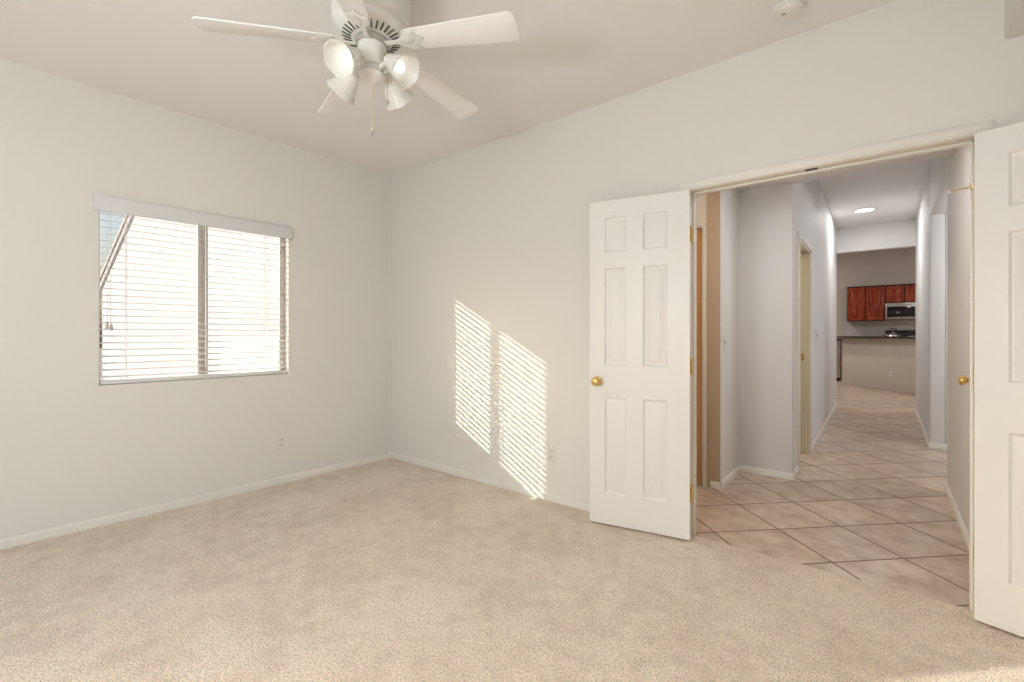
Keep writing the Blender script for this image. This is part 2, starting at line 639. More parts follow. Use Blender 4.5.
# blind: hung inside the recess, its valance outside it
bl = in_window_wall(empty('window_blind'))
tag(bl, 'white horizontal slat blind with open slats covering the window', 'blind')
b = MB()
b.box((0.006, WY0 - 0.028, 1.972), (0.026, WY1 + 0.026, 2.070), 0.006)
b.box((0.000, WY0 - 0.028, 1.972), (0.012, WY0 - 0.014, 2.070), 0.003)
b.box((0.000, WY1 + 0.012, 1.972), (0.012, WY1 + 0.026, 2.070), 0.003)
b.build('valance', M['valance'], bl)
MB().box((-0.062, WY0 + 0.012, 2.0), (-0.008, WY1 - 0.012, 2.045), 0.004).build('headrail', M['blind'], bl)
NS = 24
b = MB()
z = WZ0 + 0.052
ZT = []
while z < 1.985:
    ZT.append(z)
    z += 0.0432
BX = -0.036
for z in ZT:
    mt = Matrix.Translation((BX, 0, z)) @ Matrix.Rotation(R(7.0), 4, 'Y')
    # gently crowned slat
    t = bmesh.new()
    prof = [(-0.025, 0), (-0.0125, 0.0016), (0, 0.0021), (0.0125, 0.0016), (0.025, 0), (0.025, -0.0024), (0.0125, -0.0010), (0, -0.0005), (-0.0125, -0.0010), (-0.025, -0.0024)]
    va = [t.verts.new((x, WY0 + 0.005, zz)) for x, zz in prof]
    vb = [t.verts.new((x, WY1 - 0.010, zz)) for x, zz in prof]
    k = len(prof)
    for i in range(k):
        t.faces.new((va[i], va[(i + 1) % k], vb[(i + 1) % k], vb[i]))
    t.faces.new(va)
    t.faces.new(vb)
    bmesh.ops.recalc_face_normals(t, faces=t.faces)
    b.merge(t, mt)
b.build('slats', M['blind'], bl)
MB().box((BX - 0.025, WY0 + 0.006, WZ0 + 0.003), (BX + 0.025, WY1 - 0.008, WZ0 + 0.028), 0.004).build('bottom_rail', M['blind'], bl)
for yy in (WY0 + 0.135, YM, WY1 - 0.16):
    b = MB()
    for xx in (BX - 0.027, BX + 0.027):
        b.box((xx - 0.0008, yy - 0.0016, WZ0 + 0.02), (xx + 0.0008, yy + 0.0016, 1.97))
    b.build('ladder_cord', M['cord'], bl, smooth=False)
MB().tube([(-0.004, YM + 0.001, 1.985), (-0.003, YM + 0.001, 0.96)], 0.0042, 8).build('tilt_wand', M['blind'], bl)
b = MB()
for yy in (WY0 + 0.040, WY0 + 0.053):
    b.tube([(0.004, yy, 1.97), (0.006, yy, 1.27)], 0.0013, 6)
lc = b.build('lift_cord', M['cord'], bl)
b = MB()
for yy, zz in ((WY0 + 0.037, 1.255), (WY0 + 0.057, 1.245)):
    b.lathe([(0, 0.022), (0.004, 0.022), (0.009, 0.0), (0.010, -0.012), (0.006, -0.022), (0, -0.022)], 12, Matrix.Translation((0.006, yy, zz)))
tag(b.build('tassel', M['vinyl'], lc), 'taupe tassel')

# unseen opening, read from floor sunlight; patio door form added for daylight
pd = empty('window_2')
tag(pd, 'unseen sliding patio door assumed in the bedroom back wall for daylight', 'patio door', kind='structure')
b = MB()
xm = (PX0 + PX1) / 2
for a, c in (((PX0, YB - .1, 0), (PX0 + .01, YB - .04, PZ)), ((PX1 - .04, YB - .1, 0), (PX1, YB - .04, PZ)),
             ((xm - .03, YB - .1, 0), (xm + .03, YB - .04, PZ)), ((PX0, YB - .1, PZ - .04), (PX1, YB - .04, PZ)),
             ((PX0, YB - .1, 0), (PX1, YB - .04, .05))):
    b.box(a, c, 0.003)
b.build('frame', M['vinyl'], pd)
MB().box((PX0 + .01, YB - .075, .04), (xm - .02, YB - .07, PZ - .03)).build('pane', M['glass'], pd)
MB().box((xm + .02, YB - .085, .04), (PX1 - .03, YB - .08, PZ - .03)).build('pane', M['glass'], pd)

# ------------------------------------------------------------------ double doorway: jamb, stop, casing
fr = empty('trim_1')
tag(fr, 'cream door jamb and casing framing the double doorway', 'door frame', kind='structure')
b = MB()
b.box((OL - 0.02, YC - 0.001, 0), (OL, YH + 0.001, OT + 0.02), 0.002)
b.box((OR, YC - 0.001, 0), (OR + 0.02, YH + 0.001, OT + 0.02), 0.002)
b.box((OL, YC - 0.001, OT), (OR, YH + 0.001, OT + 0.02), 0.002)
b.build('jamb', M['jamb'], fr)
b = MB()
b.box((OL, YC + 0.040, 0), (OL + 0.011, YC + 0.075, OT), 0.003)
b.box((OR - 0.011, YC + 0.040, 0), (OR, YC + 0.075, OT), 0.003)
b.box((OL, YC + 0.040, OT - 0.011), (OR, YC + 0.075, OT), 0.003)
b.build('stop', M['trim'], fr)


def casing(b, x0, x1, zt, y, s, cw=0.057):
    """flat stepped casing, s = -1 stands toward -y"""
    for (u0, u1, th) in ((0.006, cw, 0.011), (0.018, cw - 0.006, 0.0151)):
        ya, yb = sorted((y, y + s * th))
        b.box((x0 - u1, ya, 0), (x0 - u0, yb, zt + u0), 0.003)
        b.box((x1 + u0, ya, 0), (x1 + u1, yb, zt + u0), 0.003)
        b.box((x0 - u1, ya, zt + u0), (x1 + u1, yb, zt + u1), 0.003)


b = MB()
casing(b, OL, OR, OT, YC, -1)
b.build('casing', M['trim'], fr)
b = MB()
casing(b, OL, OR, OT, YH, 1)
b.build('casing', M['trim'], fr)
tag(MB().box((-0.315, YC + 0.008, OT - 0.004), (-0.262, YC + 0.030, OT + 0.001), 0.001).build('catch_plate', M['slot'], fr), 'small dark catch plate')

# ------------------------------------------------------------------ panel doors
DW, DH, DT = 0.60, 2.022, 0.035


def panel_door_mesh(W, H, T, cols, rows):
    """door in local x 0..W, z 0..H, faces at y=0 (front, -y) and y=T"""
    t = bmesh.new()
    xs = [0.0]
    for c in cols:
        xs += list(c)
    xs.append(W)
    zs = [0.0]
    for r_ in rows:
        zs += list(r_)
    zs.append(H)
    rings = [(0, 0), (0.003, 0.003), (0.008, 0.0105), (0.016, 0.0125), (0.020, 0.0115), (0.040, 0.003), (0.044, 0.002)]
    for face in (0, 1):
        def P(x, zz, dep):
            return t.verts.new((x, dep if face == 0 else T - dep, zz))

        def quad(x0, z0, x1, z1, dep):
            t.faces.new([P(x0, z0, dep), P(x1, z0, dep), P(x1, z1, dep), P(x0, z1, dep)])
        for i in range(len(xs) - 1):
            for j in range(len(zs) - 1):
                x0, x1, z0, z1 = xs[i], xs[i + 1], zs[j], zs[j + 1]
                if i % 2 == 1 and j % 2 == 1:
                    for (o0, d0), (o1, d1) in zip(rings, rings[1:]):
                        A = [(x0 + o0, z0 + o0), (x1 - o0, z0 + o0), (x1 - o0, z1 - o0), (x0 + o0, z1 - o0)]
                        B = [(x0 + o1, z0 + o1), (x1 - o1, z0 + o1), (x1 - o1, z1 - o1), (x0 + o1, z1 - o1)]
                        for k in range(4):
                            k2 = (k + 1) % 4
                            t.faces.new([P(*A[k], d0), P(*A[k2], d0), P(*B[k2], d1), P(*B[k], d1)])
                    o, d = rings[-1]
                    quad(x0 + o, z0 + o, x1 - o, z1 - o, d)
                else:
                    quad(x0, z0, x1, z1, 0)
    for a, c in (((0, 0), (0, H)), ((W, 0), (W, H))):
        t.faces.new([t.verts.new((a[0], 0, 0)), t.verts.new((a[0], T, 0)), t.verts.new((a[0], T, H)), t.verts.new((a[0], 0, H))])
    for zz in (0, H):
        t.faces.new([t.verts.new((0, 0, zz)), t.verts.new((W, 0, zz)), t.verts.new((W, T, zz)), t.verts.new((0, T, zz))])
    bmesh.ops.remove_doubles(t, verts=t.verts, dist=1e-5)
    bmesh.ops.recalc_face_normals(t, faces=t.faces)
    return t


ROWS = ((0.190, 0.795), (0.995, 1.600), (1.700, 1.916))


def knob_bm(b, x, z, T, side):
    """knob on the face at y=0 (side -1) or y=T (side +1)"""
    mt = Matrix.Translation((x, 0 if side < 0 else T, z)) @ Matrix.Rotation(R(90 if side < 0 else -90), 4, 'X')
    b.lathe([(0, -0.001), (0.030, -0.001), (0.031, 0.003), (0.027, 0.007), (0.013, 0.010), (0.0095, 0.016), (0.0095, 0.028),
             (0.014, 0.033), (0.022, 0.038), (0.0265, 0.046), (0.0275, 0.054), (0.024, 0.062), (0.016, 0.067), (0.006, 0.0685), (0, 0.0685)], 28, mt)


def make_door(name, loc, rz, mirror, label, cols=((0.115, 0.255), (0.365, 0.500)), W=DW, knobz=0.905, knob_sides=(-1, 1), m=None):
    """hinge edge at local x=0; visible face y=0; mirror runs the leaf toward -x"""
    root = empty(name, loc, rz)
    tag(root, label, 'door', kind='structure')
    s = -1 if mirror else 1
    S = Matrix.Diagonal((s, 1, 1, 1))
    t = panel_door_mesh(W, DH, DT, cols, ROWS)
    bmesh.ops.transform(t, matrix=S, verts=t.verts)
    bmesh.ops.recalc_face_normals(t, faces=t.faces)
    b = MB()
    b.merge(t)
    b.build('door_leaf', m or M['door'], root, angle=20)
    for sd in knob_sides:
        b = MB()
        knob_bm(b, s * (W - 0.055), knobz - 0.012, DT, sd)
        tag(b.build('knob', M['brass'], root), 'polished brass round knob')
    tag(MB().box((s * W - 0.0012, DT / 2 - 0.012, knobz - 0.042), (s * W + 0.0012, DT / 2 + 0.012, knobz + 0.018)).build('latch_plate', M['brass'], root), 'brass latch plate')
    return root


def hinge(root, s, z, T, m):
    b = MB()
    b.box((-0.0015, 0.006, z - 0.045), (0.0015, T, z + 0.045))
    x = -s * 0.006
    b.tube([(x, T + 0.004, z - 0.045), (x, T + 0.004, z + 0.045)], 0.006, 12)
    b.sphere((x, T + 0.004, z + 0.047), 0.0055)
    b.sphere((x, T + 0.004, z - 0.047), 0.0055)
    return tag(b.build('hinge', m, root), 'brass hinge')


dl = make_door('door_1', (-0.873, 2.712, 0.012), R(10.8), True, 'white six panel door swung open beside the sunlight stripes', cols=((0.124, 0.266), (0.368, 0.502)))
dr = make_door('door_2', (0.292, 2.708, 0.012), -R(17.7), False, 'white six panel door swung open at the right edge', cols=((0.098, 0.236), (0.350, 0.488)))
for zz in (0.26, 1.005, 1.77):
    hinge(dl, -1, zz, DT, M['brass'])
    hinge(dr, 1, zz, DT, M['palebrass'])
# hinge pin stop on the top hinge of the right leaf
b = MB()
dri = (Matrix.Translation((0.292, 2.708, 0.012)) @ Matrix.Rotation(-R(17.7), 4, 'Z')).inverted()
P0, P1, P2 = [dri @ Vector(p) for p in ((0.292, 2.748, 1.826), (0.262, 2.770, 1.829), (0.222, 2.796, 1.828))]
b.tube([P0, P1, P2], 0.0036, 8)
b.tube([P0 + Vector((0, 0, -0.012)), P0 + Vector((0, 0, 0.012))], 0.009, 12)
hs = b.build('hinge_stop', M['palebrass'], dr)
tag(MB().sphere(P2, 0.008).build('rubber_tip', M['rubber'], hs), 'white rubber tip')

# ------------------------------------------------------------------ vestibule and hall shell
# facing wall with the wood door, short return, second facing wall
V1, V2 = 3.80, 4.41
XV = -0.99
struct('wall_vestibule', [(-2.6, V1, 0, -1.96, V1 + .11, ZV), (-1.128, V1, 0, XV, V1 + .11, ZV), (-1.96, V1, 2.05, -1.128, V1 + .11, ZV),
                          (-2.7, YH, 0, -2.6, V1 + .11, ZV)], M['hallwall'],
       'white vestibule wall with a wood door seen past the left jamb', 'wall')
struct('wall_return', [(-1.13, V1 + .11, 0, XV, V2 + .11, ZV), (XV - 0.14, V2, 0, HL, V2 + 0.11, ZH)], M['hallwall'],
       'white inset corner of hall wall left of the hallway mouth', 'wall', bevel=0.010)
b = MB()
casing(b, -1.96, -1.128, 2.05, V1, -1, 0.036)
o = b.build('trim_2', M['trim'])
tag(o, 'white casing around the wood door in the vestibule', 'door casing', kind='structure')
wd = empty('door_3', (-1.955, V1 + 0.008, 0.01))
tag(wd, 'orange stained wood door past the left jamb of the doorway', 'door', kind='structure')
t = panel_door_mesh(0.822, 2.03, DT, ((0.12, 0.35), (0.47, 0.70)), ROWS)
b = MB()
b.merge(t)
b.build('door_leaf', M['wooddoor'], wd, angle=20)
b = MB()
knob_bm(b, 0.06, 0.92, DT, -1)
b.build('knob', M['brass'], wd)
M['tan'] = mat('wall_warm_light_tan', (0.60, 0.47, 0.35), 0.5)  # tan colour stands in for warm light on this wall strip
struct('wall_warm_strip', [(-1.092, V1 - .006, 0, XV + .001, V1 + .001, ZV)], M['tan'], 'wall strip between the wood door casing and the wall return, warm light painted on in tan', 'trim', bevel=0.002)
struct('wall_closet', [(-2.0, V1 + .13, 0, -1.13, V1 + .16, 2.3)], M['hallwall'], 'hall wall backing the wood door', 'wall')

# left hall wall with doorway to a lit room
D0, D1, DZ = 4.76, 5.55, 2.045
struct('wall_hall_left', [(HL - 0.12, V2 + .11, 0, HL, D0, ZH), (HL - 0.12, D0, DZ, HL, D1, ZH)], M['hallwall'],
       'white left wall of the hallway with a lit doorway', 'wall')
b = MB()
b.prism([(HL - 0.12, D1), (HL, D1), (HL - 0.032, YE), (HL - 0.12, YE)], 0, ZH, bevel=0.0)
o = b.build('wall_hall_far', M['hallwall'], smooth=False)
tag(o, 'long white left wall of the hallway past the lit doorway', 'wall', kind='structure')
hj = empty('trim_3')
tag(hj, 'cream jamb and casing of the lit doorway in the hall', 'door frame', kind='structure')
b = MB()
b.box((HL - .125, D0 - .001, 0), (HL + .002, D0 + 0.018, DZ), 0.002)
b.box((HL - .125, D1 - 0.018, 0), (HL + .002, D1 + .001, DZ), 0.002)
b.box((HL - .125, D0, DZ - 0.018), (HL + .002, D1, DZ + .001), 0.002)
b.build('jamb', M['jamb'], hj)
b = MB()
for (u0, u1, th) in ((0.0, 0.057, 0.011), (0.010, 0.050, 0.015)):
    b.box((HL, D0 - u1, 0), (HL + th, D0 - u0, DZ + u0), 0.003)
    b.box((HL, D1 + u0, 0), (HL + th, D1 + u1, DZ + u0), 0.003)
    b.box((HL, D0 - u1, DZ + u0), (HL + th, D1 + u1, DZ + u1), 0.003)
b.build('casing', M['trim'], hj)
tag(MB().box((HL - 0.075, D1 - 0.0195, 0.93), (HL - 0.045, D1 - 0.0175, 1.0)).build('strike_plate', M['brass'], hj), 'brass strike plate')
# lit room behind that doorway
struct('wall_side_room', [(-2.6, 4.3, 0, -2.5, 6.4, 2.5), (-2.5, 6.3, 0, HL - .12, 6.4, 2.5), (-2.5, 4.52, 0, HL - .12, 4.55, 2.5)], M['wall'],
       'cream walls of the lit room off the hall', 'wall')
struct('ceiling_side_room', [(-2.6, 4.3, 2.5, HL - .12, 6.4, 2.56)], M['ceiling'], 'ceiling of the lit room off the hall', 'ceiling')

# right hall wall: linen closet door, then a wide opening, then wall to the end
C0, C1 = 2.96, 3.50
R0, R1, RZ = 4.87, 6.58, 2.46
struct('wall_hall_right', [(HR, YH, 0, HR + .12, C0, ZV), (HR, C1, 0, HR + .12, R0, ZH), (HR, C0, 2.05, HR + .12, C1, ZV), (HR, R0 - .001, RZ, HR + .12, R1, ZH)], M['hallwall'],
       'white right wall of the hallway with a closet door and wide opening', 'wall', bevel=0.012)
struct('wall_hall_end', [(HR, R1, 0, HR + .12, YE + .12, ZH), (HR + .12, R1, 0, 2.7, R1 + .12, ZH), (HR + .12, R0 - .12, 0, 2.7, R0, ZV),
                         (2.6, R0, 0, 2.7, R0 + .35, ZV), (2.6, R0 + 1.5, 0, 2.7, R1, ZV), (2.6, R0 + .35, 0, 2.7, R0 + 1.5, .7), (2.6, R0 + .35, 2.1, 2.7, R0 + 1.5, ZV)], M['hallwall'],
       'white corner wall past the wide opening on the hall right side', 'wall', bevel=0.012)
struct('ceiling_vestibule', [(-2.7, YH, ZV, HR + .12, V2 + .09, ZH + .1), (HR + .12, R0 - .12, ZV, 2.7, R1, ZV + .1)], M['hallwall'],
       'low white ceiling just inside the double doorway', 'ceiling')
struct('ceiling_hall', [(HL - .12, V2 + .09, ZH, HR + .12, YE + .1, ZH + .1)], M['hallwall'], 'high white hallway ceiling with a lit disc light', 'ceiling')
struct('wall_hall_header', [(HL - .6, YE, 2.56, HR + .6, YE + .12, 3.7), (-5.6, YE, 0, HL - .045, YE + .12, 3.7), (HR + .12, YE, 0, 4.0, YE + .12, 3.7)], M['hallwall'],
       'white header wall where the hall opens to the kitchen', 'wall')

cd = empty('door_4', (HR - 0.002, C0 + 0.003, 0.01), R(90))
tag(cd, 'white closet door on the hall right wall with brass knob', 'door', kind='structure')
t = panel_door_mesh(C1 - C0 - .006, 2.03, DT, ((0.10, 0.235), (0.30, 0.435)), ROWS)
bmesh.ops.transform(t, matrix=Matrix.Diagonal((1, -1, 1, 1)), verts=t.verts)
bmesh.ops.recalc_face_normals(t, faces=t.faces)
b = MB()
b.merge(t)
b.build('door_leaf', M['door'], cd, angle=20)
b = MB()
knob_bm(b, 3.42 - C0, 0.945, 0.0, 1)
tag(b.build('knob', M['brass'], cd), 'polished brass round knob')
b = MB()
for (u0, u1, th) in ((0.0, 0.057, 0.011), (0.010, 0.050, 0.015)):
    b.box((HR - th, C1 + u0, 0), (HR, C1 + u1, 2.05 + u0), 0.003)
    b.box((HR - th, C0 - u1, 2.05 + u0), (HR, C1 + u1, 2.05 + u1), 0.003)
    b.box((HR - th, C0 - u1, 0), (HR, C0 - u0, 2.05 + u0), 0.003)
tag(b.build('trim_4', M['trim']), 'white casing around the hall closet door', 'door casing', kind='structure')

baseboard('baseboard_return', (XV, V1 + .012), (XV, V2), (1, 0), 'white baseboard on the short return left of the hall')
baseboard('baseboard_vestibule', (XV - .07, V1), (XV, V1), (0, -1), 'white baseboard stub beside the wood door casing')
baseboard('baseboard_inset', (XV, V2), (HL + .005, V2), (0, -1), 'white baseboard on the inset wall left of the hall mouth')
baseboard('baseboard_mouth', (HL, V2), (HL, D0 - .06), (1, 0), 'white baseboard turning the corner at the hall mouth')
baseboard('baseboard_hall', (HL, D1 + .057), (HL - .032, YE), (1, 0), 'white baseboard along the left hall wall')
baseboard('baseboard_closet', (HR, C1 + .057), (HR, R0), (-1, 0), 'white baseboard on the right hall wall near the closet door')
baseboard('baseboard_opening', (HR, R1), (2.6, R1), (0, -1), 'white baseboard inside the wide opening off the hall')
baseboard('baseboard_end', (HR, R1), (HR, YE), (-1, 0), 'white baseboard on the right hall wall past the opening')

# ------------------------------------------------------------------ great room and kitchen shell
KY = 15.83
struct('wall_kitchen', [(-5.6, KY, 0, 4.0, KY + .12, 3.7)], M['kitchenwall'], 'taupe kitchen wall behind the cherry cabinets', 'wall')
struct('wall_great_room', [(-5.6, YE, 0, -5.5, 10.4, 3.7), (-5.6, 13.6, 0, -5.5, KY, 3.7), (-5.6, 10.4, 0, -5.5, 13.6, .2), (-5.6, 10.4, 2.4, -5.5, 13.6, 3.7),
                           (3.9, YE, 0, 4.0, KY, 3.7)], M['kitchenwall'], 'taupe walls of the great room around the kitchen', 'wall')
struct('ceiling_kitchen', [(-5.6, YE, 3.6, 4.0, KY + .1, 3.7)], M['kitchenwall'], 'high ceiling over the kitchen', 'ceiling')

# ------------------------------------------------------------------ ceiling fan
FX, FY, ZB = -1.78, 1.21, 2.445
fan = empty('ceiling_fan', (FX, FY, ZC))
tag(fan, 'white five blade ceiling fan with four lit frosted glass lamps', 'ceiling fan')


def fz(z):
    return z - ZC


b = MB()
b.lathe([(0.0, fz(ZC)), (0.085, fz(ZC)), (0.088, fz(2.70)), (0.140, fz(2.705)), (0.166, fz(2.690)), (0.170, fz(2.665)), (0.170, fz(2.595)), (0.166, fz(2.575)), (0.154, fz(2.566)),
         (0.156, fz(2.560)), (0.156, fz(2.548)), (0.150, fz(2.537)), (0.128, fz(2.526)), (0.088, fz(2.513)), (0.072, fz(2.511)), (0.0, fz(2.511))], 64)
b.build('motor_housing', M['fan'], fan)
b = MB()
for i in range(30):
    a = 2 * PI * i / 30
    mt = Matrix.Rotation(a, 4, 'Z') @ Matrix.Translation((0.1085, 0, fz(2.5188))) @ Matrix.Rotation(-math.atan2(0.014, 0.040), 4, 'Y')
    b.box((-0.0195, -0.0036, -0.003), (0.0195, 0.0036, 0.0015), 0.0012, mt)
tag(b.build('vent_grille', M['slot'], fan), 'dark radial vent slots')
b = MB()
b.lathe([(0.0, fz(2.512)), (0.070, fz(2.512)), (0.073, fz(2.508)), (0.073, fz(2.494)), (0.068, fz(2.488)), (0.0, fz(2.488))], 48)
b.build('flywheel', M['line'], fan)
b = MB()
b.lathe([(0.0, fz(2.489)), (0.060, fz(2.489)), (0.063, fz(2.480)), (0.060, fz(2.471)), (0.058, fz(2.402)), (0.061, fz(2.397)), (0.056, fz(2.390)), (0.040, fz(2.386)), (0.0, fz(2.386))], 40)
b.build('switch_housing', M['fan'], fan)
b = MB()
b.lathe([(0.0, fz(2.387)), (0.046, fz(2.387)), (0.049, fz(2.376)), (0.044, fz(2.368)), (0.040, fz(2.364)), (0.052, fz(2.361)), (0.057, fz(2.354)), (0.052, fz(2.342)),
         (0.036, fz(2.330)), (0.015, fz(2.324)), (0.007, fz(2.320)), (0.006, fz(2.315)), (0.0, fz(2.314))], 40)
b.build('light_kit', M['fan'], fan)

# blades
BR0, BR1 = 0.165, 0.680


def blade_outline():
    pts = []
    w0, w1 = 0.052, 0.069
    pts.append((BR0, -w0 * 0.8))
    pts.append((BR0 + 0.03, -w0))
    for i in range(9):
        a = -PI / 2 + (PI / 2) * i / 8
        pts.append((BR1 - 0.030 + 0.030 * math.cos(a), -w1 + 0.030 + 0.030 * math.sin(a)))
    for i in range(9):
        a = (PI / 2) * i / 8
        pts.append((BR1 - 0.030 + 0.030 * math.cos(a), w1 - 0.030 + 0.030 * math.sin(a)))
    pts.append((BR0 + 0.03, w0))
    pts.append((BR0, w0 * 0.8))
    return pts


def iron_outline(g=0.0):
    # leaf-like holder under the blade root
    half = [(0.070, 0.012), (0.115, 0.010), (0.140, 0.014), (0.158, 0.028), (0.178, 0.044), (0.205, 0.049), (0.232, 0.050), (0.222, 0.036), (0.228, 0.022), (0.246, 0.010), (0.256, 0.0)]
    up = [(x + (g if x > .15 else 0), y + g) for x, y in half]
    dn = [(x, -y) for x, y in up[::-1] if y > 1e-6 + g or x < .25]
    return up + [p for p in dn if p not in up]


for k in range(5):
    a = R(21.5 + 72 * k)
    mt = Matrix.Rotation(a, 4, 'Z') @ Matrix.Translation((0, 0, fz(2.494))) @ Matrix.Rotation(R(4.6), 4, 'Y') @ Matrix.Rotation(R(-13), 4, 'X')
    bo = MB().prism(blade_outline(), 0.0, 0.006, mt, 0.0015).build('blade', M['blade'], fan)
    io = MB().prism(iron_outline(), -0.006, -0.0002, mt, 0.0015).build('blade_iron', M['fan'], bo)
    # raised dark outline round the holder, and its scroll
    b = MB()
    op = iron_outline(0.0)
    b.tube([(x, y, -0.001) for x, y in op[3:-3]], 0.0016, 6, mt)
    b.tube([(0.150, 0.0, -0.0065), (0.175, 0.010, -0.0065), (0.200, 0.008, -0.0065), (0.214, -0.004, -0.0065)], 0.0014, 6, mt)
    tag(b.build('scroll_outline', M['line'], bo), 'grey incised scroll line')

# lamps
for k in range(4):
    a = R(13 + 90 * k)
    rz = Matrix.Rotation(a, 4, 'Z')
    arm = MB().tube([(0.040, 0, fz(2.375)), (0.062, 0, fz(2.388)), (0.085, 0, fz(2.395)), (0.104, 0, fz(2.394))], [0.010, 0.009, 0.009, 0.011], 12, rz).build('lamp_arm', M['fan'], fan)
    # shade axis leans outward and down
    ax = Vector((math.sin(R(52)), 0, -math.cos(R(52))))
    base = Vector((0.098, 0, fz(2.398)))
    mt = rz @ Matrix.Translation(base) @ ax.to_track_quat('Z', 'Y').to_matrix().to_4x4()
    fit = MB().lathe([(0.0, -0.012), (0.018, -0.012), (0.026, -0.004), (0.029, 0.010), (0.029, 0.020), (0.026, 0.022), (0.0, 0.022)], 28, mt).build('fitter', M['fan'], arm)
    b = MB()
    outer = [(0.026, 0.014), (0.030, 0.022), (0.0355, 0.036), (0.042, 0.054), (0.0485, 0.074), (0.0565, 0.094), (0.0675, 0.112), (0.0715, 0.120)]
    t = bmesh.new()
    n = 72
    rings = []
    prof = [(r_, z_, 1) for r_, z_ in outer] + [(r_ - 0.0035, z_, 1) for r_, z_ in outer[::-1]]
    for r_, z_, _ in prof:
        fl = 0.032 * min(1, max(0, (z_ - 0.02) / 0.03))
        sc = 0.012 * max(0, (z_ - 0.085) / 0.035)
        ring = []
        for i in range(n):
            th = 2 * PI * i / n
            rr = r_ * (1 + fl * math.cos(24 * th)) * (1 + sc * math.cos(6 * th))
            ring.append(t.verts.new((rr * math.cos(th), rr * math.sin(th), z_ + 0.18 * sc * math.cos(6 * th))))
        rings.append(ring)
    for p, q in zip(rings, rings[1:]):
        for i in range(n):
            j = (i + 1) % n
            t.faces.new((p[i], p[j], q[j], q[i]))
    bmesh.ops.recalc_face_normals(t, faces=t.faces)
    b.merge(t, mt)
    sh = b.build('glass_shade', M['shade'], arm, angle=60)
    tag(sh, 'frosted ribbed glass tulip shade')
    bb = MB().lathe([(0.0, 0.022), (0.013, 0.022), (0.014, 0.036), (0.017, 0.044), (0.022, 0.056), (0.0245, 0.069), (0.0225, 0.081), (0.016, 0.090), (0.007, 0.094), (0, 0.0945)], 24, mt)
    tag(bb.build('bulb', M['bulb'], arm), 'glowing white bulb')


def chain(x, y, z0, z1, r, fob, name, label, mm, fm):
    b = MB()
    n = int((z0 - z1) / 0.006)
    b.tube([(x, y, fz(z0)), (x, y, fz(z1))], r, 6)
    for i in range(n):
        b.sphere((x, y, fz(z0 - 0.006 * i)), r * 1.7, u=8, v=6)
    c = b.build(name, mm, fan)
    tag(c, label)
    MB().lathe(fob, 14, Matrix.Translation((x, y, fz(z1)))).build('fob', fm, c)
    return c


chain(0.0, 0.0, 2.316, 2.112, 0.0011, [(0, 0.004), (0.004, 0.002), (0.0055, -0.006), (0.0055, -0.014), (0.004, -0.018), (0.0045, -0.026), (0.002, -0.03), (0, -0.03)],
      'pull_chain', 'pale beaded chain hanging under the lamps', M['palebrass'], M['line'])
fwd = Vector((-math.sin(.6792), math.cos(.6792), 0))
rgt = Vector((math.cos(.6792), math.sin(.6792), 0))
cp = rgt * 0.074 - fwd * 0.02
chain(cp.x, cp.y, 2.428, 2.225, 0.0009, [(0, 0.012), (0.005, 0.009), (0.0085, 0.0), (0.005, -0.009), (0, -0.012)],
      'pull_chain', 'thin chain ending in a round fob', M['line'], M['line'])
pk = MB().tube([(cp.x * .78, cp.y * .78, fz(2.440)), (cp.x * 0.98, cp.y * 0.98, fz(2.436)), (cp.x, cp.y, fz(2.424))], 0.004, 8).build('chain_outlet', M['brass'], fan)

# ------------------------------------------------------------------ smoke detector
sd = empty('smoke_detector', (-0.346, 2.500, ZC))
tag(sd, 'round white smoke detector on the ceiling above the doorway', 'smoke detector')
MB().lathe([(0, 0), (0.069, 0), (0.070, -0.008), (0.066, -0.012), (0, -0.012)], 40).build('base', M['plate'], sd)
b = MB()
b.lathe([(0, -0.012), (0.062, -0.012), (0.063, -0.022), (0.058, -0.032), (0.044, -0.038), (0, -0.039)], 40)
b.build('cover', M['plate'], sd)
b = MB()
for i in range(18):
    b.box((0.0615, -0.004, -0.024), (0.0640, 0.004, -0.016), 0, Matrix.Rotation(2 * PI * i / 18, 4, 'Z'))
b.build('vent_grille', M['valance'], sd)
MB().lathe([(0, -0.038), (0.008, -0.038), (0.008, -0.041), (0, -0.041)], 16, Matrix.Translation((-0.02, -0.022, 0))).build('test_button', M['line'], sd)


# ------------------------------------------------------------------ outlets and switches
def outlet(name, loc, rz, label):
    o = empty(name, loc, rz)
    tag(o, label, 'outlet')
    MB().box((-0.035, -0.006, -0.0575), (0.035, 0.0005, 0.0575), 0.003).build('cover_plate', M['plate'], o)
    for zc in (-0.0205, 0.0205):
        r = MB().box((-0.0165, -0.0085, zc - 0.0145), (0.0165, -0.004, zc + 0.0145), 0.004).build('receptacle', M['plate'], o)
        b = MB()
        b.box((-0.0078, -0.0092, zc - 0.002), (-0.0050, -0.0080, zc + 0.008))
        b.box((0.0050, -0.0092, zc - 0.002), (0.0078, -0.0080, zc + 0.007))
        b.sphere((0, -0.0085, zc - 0.0075), 0.0026, u=8, v=6)
        b.build('slot', M['socket'], r)
    MB().sphere((0, -0.006, 0), 0.003, u=8, v=6).build('screw', M['line'], o)
    return o


pl = wl @ Vector((0, -1.039, 0.332))
outlet('wall_outlet', pl, R(90) + LW, 'white electrical outlet low on the window wall')
outlet('wall_outlet', (-1.865, YC, 0.338), 0, 'white electrical outlet beside the sunlight stripes')


